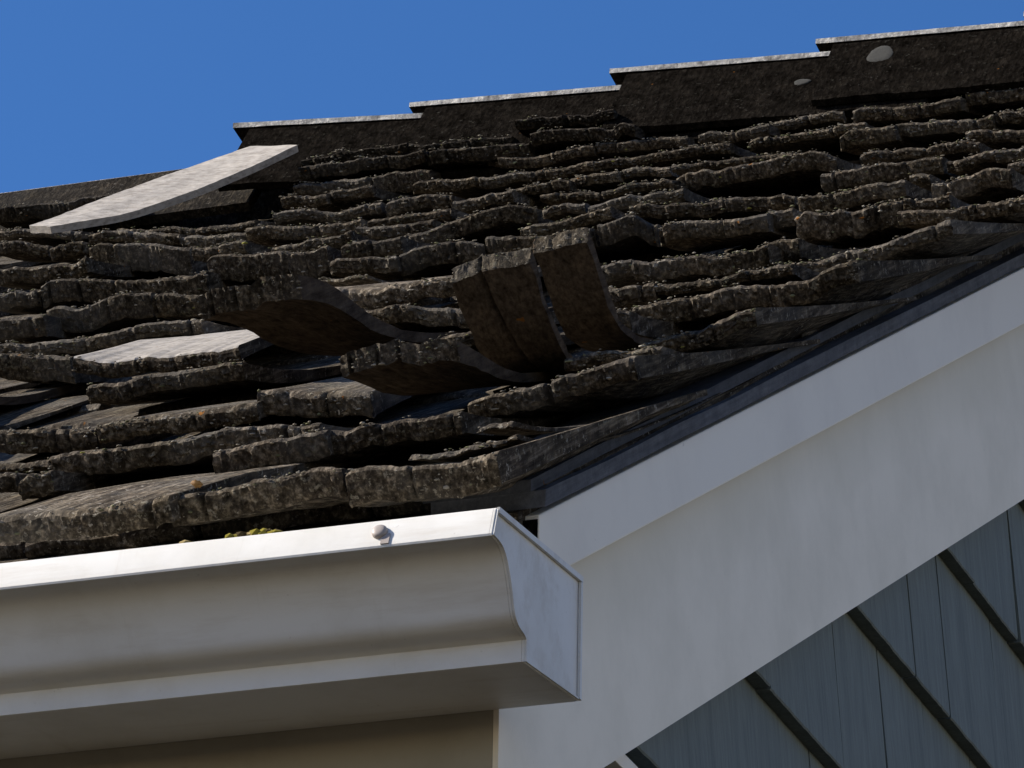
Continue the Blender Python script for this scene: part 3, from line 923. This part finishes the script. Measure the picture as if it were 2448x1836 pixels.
# left end, height of the top edge there and where the next cap starts, right end
CAPS = [(-1.335, .130, .112, -1.102, -.93), (-1.102, .126, .113, -.843, -.68), (-.843, .134, .120, -.582, -.42),
        (-.582, .136, .124, -.325, -.16), (-.325, .135, .122, -.068, -.05)]
apex_y, apex_z = roofpt(3.0, .100)
a50 = math.radians(51)
near_dir = (-math.cos(a50), -math.sin(a50)); near_n = (-math.sin(a50), math.cos(a50))
far_a = math.radians(9)
far_dir = (math.cos(far_a), -math.sin(far_a)); far_n = (math.sin(far_a), math.cos(far_a))
cap_obj, cap_lift = [], []
for i, (x0, h0, h1, xn, x1) in enumerate(CAPS):
    l0 = (h0 - .1075) * 1.1
    sl = (h1 - h0) * 1.1 / (xn - x0)
    l1 = l0 + sl * (x1 - x0)
    cap_lift.append((x0, l0, sl))
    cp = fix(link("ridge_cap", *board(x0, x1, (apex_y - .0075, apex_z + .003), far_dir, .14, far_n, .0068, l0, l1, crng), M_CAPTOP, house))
    cp.data.materials.append(M_CAP)  # lid underside coloured dark to hold the shade below it
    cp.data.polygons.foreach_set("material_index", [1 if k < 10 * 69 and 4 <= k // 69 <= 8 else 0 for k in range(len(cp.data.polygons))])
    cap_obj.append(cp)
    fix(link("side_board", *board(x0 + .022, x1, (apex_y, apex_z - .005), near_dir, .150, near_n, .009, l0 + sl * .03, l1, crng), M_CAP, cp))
# bare ridge at the left, where caps are missing
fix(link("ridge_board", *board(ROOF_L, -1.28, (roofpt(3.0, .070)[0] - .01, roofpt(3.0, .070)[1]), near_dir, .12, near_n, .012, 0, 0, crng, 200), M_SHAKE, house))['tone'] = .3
fix(link("ridge_board", *board(ROOF_L, -1.29, (roofpt(3.0, .076)[0] + .002, roofpt(3.0, .076)[1] + .003), far_dir, .14, far_n, .010, 0, 0, crng, 200), M_CAPTOP, house))


# lichen discs on the dark boards
def disc(ci, px, s_or, w, hgt, name="lichen_patch"):
    cx = px
    x0, l0, sl = cap_lift[ci]
    li = l0 + sl * (px - x0)
    base = np.array([cx, yr + apex_y + near_dir[0] * s_or + near_n[0] * .0093, zr + apex_z - .005 + li + near_dir[1] * s_or + near_n[1] * .0093])
    U = EX; W = np.array([0, near_dir[0], near_dir[1]]); N = np.array([0, near_n[0], near_n[1]])
    k = 26
    V = [base + N * .0003]
    for ring, (rr, hh) in enumerate([(.55, .0003), (.9, .0002), (1.0, -.0006)]):
        for j in range(k):
            a = 2 * math.pi * j / k
            q = rr * (1 + .08 * math.sin(3 * a + cx * 50) + crng.uniform(-.05, .05))
            V.append(base + U * math.cos(a) * q * w + W * math.sin(a) * q * hgt + N * hh)
    F = [[0, 1 + j, 1 + (j + 1) % k] for j in range(k)]
    for r in range(2):
        F += [[1 + r * k + j, 1 + (r + 1) * k + j, 1 + (r + 1) * k + (j + 1) % k, 1 + r * k + (j + 1) % k] for j in range(k)]
    return link(name, V, F, M_DISC, cap_obj[ci], True)


disc(3, -.495, .040, .0165, .022)
disc(2, -.588, .062, .011, .008)

# ---------------------------------------------------------------- lichen crusts (one mass)
bm0 = bmesh.new()
bmesh.ops.create_icosphere(bm0, subdivisions=1, radius=1.0)
iv = np.array([v_.co[:] for v_ in bm0.verts])
ifc = [[v_.index for v_ in f_.verts] for f_ in bm0.faces]
bm0.free()
V, F, CC = [], [], []
for k, (p, r, c) in enumerate(lich):
    sc = np.array([random.uniform(1.0, 2.6), random.uniform(.7, 1.3), random.uniform(.5, 1.0)]) * r
    jit = 1 + RNG.uniform(-.28, .28, (len(iv), 1))
    V.append(iv * sc * jit + p)
    F += [[i + k * len(iv) for i in q] for q in ifc]
    m_ = random.uniform(.6, 1.25)
    CC += [(c[0] * m_, c[1] * m_, c[2] * m_, 1)] * len(iv)
lo = link("lichen", np.vstack(V), F, M_LICHEN)
tag(lo, "crusts of grey lichen and moss on the shake edges", "lichen", kind="stuff")
ca = lo.data.color_attributes.new("col", 'FLOAT_COLOR', 'POINT')
ca.data.foreach_set("color", np.array(CC, dtype=np.float32).ravel())

# ---------------------------------------------------------------- the slipped ridge board
def q3(x, s, h):
    return rp(x, s, h)


sl_lo = [(-1.162, 2.75, .111), (-1.20, 2.72, .097), (-1.217, 2.72, .093), (-1.33, 2.66, .071), (-1.345, 2.66, .066), (-1.44, 2.60, .067)]
slip_c = [  # lower edge and upper edge of its face, right (upper) end to left tip
    ((-1.190, 2.83, .1065), (-1.262, 2.86, .1105)),
    ((-1.232, 2.76, .0905), (-1.305, 2.80, .1020)),
    ((-1.288, 2.67, .0745), (-1.352, 2.715, .0920)),
    ((-1.338, 2.60, .0665), (-1.392, 2.64, .0820)),
    ((-1.368, 2.56, .0675), (-1.412, 2.585, .0755)),
    ((-1.396, 2.52, .0690), (-1.430, 2.54, .0715)),
]
nseg = 40
LOW = spline([np.array(a_) for a_, _ in slip_c], nseg)
UPP = spline([np.array(b_) for _, b_ in slip_c], nseg)
rows = []
for k in range(8):
    q = k / 7
    rows.append(np.array([rp(*(LOW[i] * (1 - q) + UPP[i] * q + np.array([0, 0, .0004 * math.sin(q * 9 + i * .1)]))) for i in range(nseg)]))
top = np.array(rows)
nn = np.cross(top[0][20] - top[0][10], top[7][15] - top[0][15])
nn /= np.linalg.norm(nn)
if nn[2] < 0:
    nn = -nn
bot = top - nn * .009
allr = [top[k] for k in range(8)] + [bot[k] for k in range(7, -1, -1)]
V = np.array(allr)
V[0, :, :] += nn * RNG.normal(0, .0002, (nseg, 1)); V[7, :, :] += RNG.normal(0, .0002, (nseg, 3))
n = len(allr)
F = [[r * nseg + c, r * nseg + c + 1, ((r + 1) % n) * nseg + c + 1, ((r + 1) % n) * nseg + c] for r in range(n) for c in range(nseg - 1)]
F += [[r * nseg for r in range(n)], [r * nseg + nseg - 1 for r in range(n)][::-1]]
sb_ = fix(link("loose_board", V.reshape(-1, 3), F, M_BLEACH, None, origin=rp(-1.3, 2.7, .06)))
tag(sb_, "pale loose cap board slipped off the ridge, lying slantwise across dark shingles", "board")

# ---------------------------------------------------------------- gutter
gut = empty("gutter", (0, 0, 3.0))
tag(gut, "white metal gutter with ogee front hung below the shake eave", "gutter")
outer = [(.0, 3.0955), (.0, 3.0100), (-.1095, 2.9995), (-.1112, 3.0000), (-.1118, 3.0150), (-.1150, 3.0165), (-.1230, 3.0178),
         (-.1300, 3.0200), (-.1350, 3.0240), (-.1385, 3.0310), (-.1420, 3.0395), (-.1470, 3.0490), (-.1530, 3.0570), (-.1590, 3.0615),
         (-.1640, 3.0632), (-.1690, 3.0638), (-.1790, 3.0640), (-.1793, 3.0655), (-.1720, 3.0850), (-.1705, 3.0865)]
def resample(pts, a, b_, k):
    mid = spline(pts[a:b_], k)
    return pts[:a] + [tuple(q) for q in mid] + pts[b_:]


outer = resample(outer, 4, 16, 30)
inner = [(-.1690, 3.0850), (-.1750, 3.0665), (-.1640, 3.0652), (-.1580, 3.0630), (-.1515, 3.0585), (-.1455, 3.0500), (-.1405, 3.0402),
         (-.1370, 3.0318), (-.1338, 3.0252), (-.1290, 3.0217), (-.1140, 3.0180), (-.1100, 3.0160), (-.1098, 3.0018), (-.0015, 3.0118), (-.0015, 3.0955)]
yz_shell = [(0, y - .0006, z) for y, z in outer] + [(0, y - .0006, z) for y, z in inner]
V, F = prism(yz_shell, EX, ROOF_L, -.0012)
tr = fix(link("trough", V, F, M_GUTTER, gut, True))
tr.data.set_sharp_from_angle(angle=math.radians(28))
# end cap: flat plate, folded rim wrapped back over the trough
front = [(y - .0006, z) for y, z in outer[2:]]
PV, PF = [], []
for i, (y, z) in enumerate(front):
    zb_ = 3.0102 + (3.0988 - 3.0102) * (z - front[0][1]) / (front[-1][1] - front[0][1])
    PV += [(-.0010, y, z), (-.0010, -.0006, zb_), (.0006, y, z), (.0006, -.0006, zb_)]
for i in range(len(front) - 1):
    a_, b_ = 4 * i, 4 * i + 4
    PF += [[a_, a_ + 1, b_ + 1, b_], [a_ + 2, b_ + 2, b_ + 3, a_ + 3], [a_, b_, b_ + 2, a_ + 2], [a_ + 1, a_ + 3, b_ + 3, b_ + 1]]
PF += [[0, 2, 3, 1], [len(PV) - 4, len(PV) - 3, len(PV) - 1, len(PV) - 2]]
V1 = (PV, PF)


def offset_poly(pts, d):
    P = np.array(pts)
    out = []
    for i in range(len(P)):
        a = P[max(i - 1, 0)]; b_ = P[min(i + 1, len(P) - 1)]
        tdir = (b_ - a) / (np.linalg.norm(b_ - a) + 1e-9)
        out.append(P[i] + np.array([-tdir[1], tdir[0]]) * -d)
    return out


run = [(y - .0006, z) for y, z in outer[1:]]
o1 = offset_poly(run, .0005); o2 = offset_poly(run, .0016)
rim = [(0, *p) for p in o1] + [(0, *p) for p in o2[::-1]]
RV, RF = [], []
for (ya, za), (yb2, zb2) in zip(o1, o2):
    RV += [(-.0185, ya, za), (-.0185, yb2, zb2), (.0022, yb2, zb2), (.0022, ya, za)]
for i in range(len(o1) - 1):
    RF += [[4 * i + j, 4 * i + (j + 1) % 4, 4 * i + 4 + (j + 1) % 4, 4 * i + 4 + j] for j in range(4)]
RF += [[0, 3, 2, 1], [len(RV) - 4 + j for j in range(4)]]
V2 = (RV, RF)
rim_top = prism(yz([(-.1715, 3.0868), (-.0008, 3.0996), (-.0008, 3.0955), (-.1712, 3.0827)]), EX, .0010, .0032)
ec = fix(link("end_cap", *joinm([V1, V2, rim_top]), M_GUTTER, gut))
back_rim = fix(link("end_flange", *prism(yz([(-.0042, 3.0105), (-.0042, 3.0950), (-.0006, 3.0953), (-.0006, 3.0102)]), EX, .0010, .0030), M_GUTTER, ec))


def dome(c, ax, r, hgt, seg=20):
    ax = np.array(ax, float); ax /= np.linalg.norm(ax)
    u_ = np.cross(ax, (1, 0, 0)); u_ /= np.linalg.norm(u_)
    w_ = np.cross(ax, u_)
    prof = [(1.0, -.6), (1.0, .25), (.86, .7), (.6, .92), (.3, 1.0)]
    V, F = [], []
    for q, z in prof:
        for j in range(seg):
            a = 2 * math.pi * j / seg
            V.append(np.array(c) + ax * hgt * z + (u_ * math.cos(a) + w_ * math.sin(a)) * r * q)
    for k in range(len(prof) - 1):
        F += [[k * seg + j, k * seg + (j + 1) % seg, (k + 1) * seg + (j + 1) % seg, (k + 1) * seg + j] for j in range(seg)]
    F.append([(len(prof) - 1) * seg + j for j in range(seg)])
    F.append([j for j in range(seg)][::-1])
    return V, F


lipn = np.array([0, -.94, .34])
for xs in (-.0790, -.69, -1.30, -1.91, -2.52, -3.13):
    o = fix(link("screw", *dome((xs, -.1768, 3.0765), lipn, (.0055), .0026), M_SCREW, gut))
    o.data.polygons.foreach_set("use_smooth", [True] * len(o.data.polygons))
# dark tab standing in for the screw's cast shadow on the lip
fix(link("screw_shade_tab", *prism([(0, -.1795, 3.0660), (0, -.1806, 3.0664), (0, -.1776, 3.0745), (0, -.1765, 3.0741)], EX, -.0770, -.0712), M_SCREW, gut))

# bit of yellow moss and debris lying in the gutter against the eave
mv, mf, mc = [], [], []
for k in range(260):
    x = random.uniform(-.235, -.165)
    p = np.array([x, -.135 + random.uniform(-.012, .012), 3.092 + random.uniform(-.004, .004) + (.004 if x > -.2 else 0)])
    sc = np.array([random.uniform(1, 2), 1, .9]) * random.uniform(.0015, .004)
    mv.append(iv * sc * (1 + RNG.uniform(-.3, .3, (len(iv), 1))) + p)
    mf += [[i + k * len(iv) for i in q] for q in ifc]
    c = random.choice([(.13, .11, .02), (.2, .17, .03), (.08, .06, .03), (.28, .22, .10)])
    mc += [(*c, 1)] * len(iv)
mo = link("moss", np.vstack(mv), mf, M_LICHEN)
tag(mo, "yellow moss and crumbs along the eave in the gutter", "moss", kind="stuff")
ca = mo.data.color_attributes.new("col", 'FLOAT_COLOR', 'POINT')
ca.data.foreach_set("color", np.array(mc, dtype=np.float32).ravel())


# ---------------------------------------------------------------- dry leaves
def leaf(label, c, u_, w_, L, W, group=None):
    u_ = np.array(u_, float); u_ /= np.linalg.norm(u_)
    w_ = np.array(w_, float); w_ -= u_ * (w_ @ u_); w_ /= np.linalg.norm(w_)
    n_ = np.cross(u_, w_)
    if n_[2] < 0:
        n_ = -n_
    V, F = [], []
    k = 9
    for side in (0, 1):
        for i in range(k):
            q = i / (k - 1)
            hw = W * .5 * (math.sin(math.pi * min(1, q * .97 + .03)) ** .8 + .04)
            hw *= 1 + .25 * math.sin(i * 2.4)
            for j in (-1, -.5, 0, .5, 1):
                z = .25 * W * abs(j) + .22 * L * (q - .5) ** 2 * 2 - (.0004 if side else 0)
                V.append(np.array(c) + u_ * L * (q - .5) + w_ * hw * j + n_ * z)
    for side in (0, 1):
        o_ = side * k * 5
        for i in range(k - 1):
            for j in range(4):
                q_ = [o_ + i * 5 + j, o_ + i * 5 + j + 1, o_ + (i + 1) * 5 + j + 1, o_ + (i + 1) * 5 + j]
                F.append(q_ if side == 0 else q_[::-1])
    o = link("dry_leaf", V, F, M_LEAF, None, True, origin=c)
    return tag(o, label, "leaf", group)


leaf("small curled orange leaf on the eave shingle above the gutter", rp(-.243, -.086, .0575), (1, -.1, -.3), (0, -.7, .8), .010, .0055)
leaf("narrow brown leaf scrap caught beside the cracked upright shingle", rp(-.281, .765, .0625), (1, -.2, .1), (0, -.7, .8), .013, .0045)
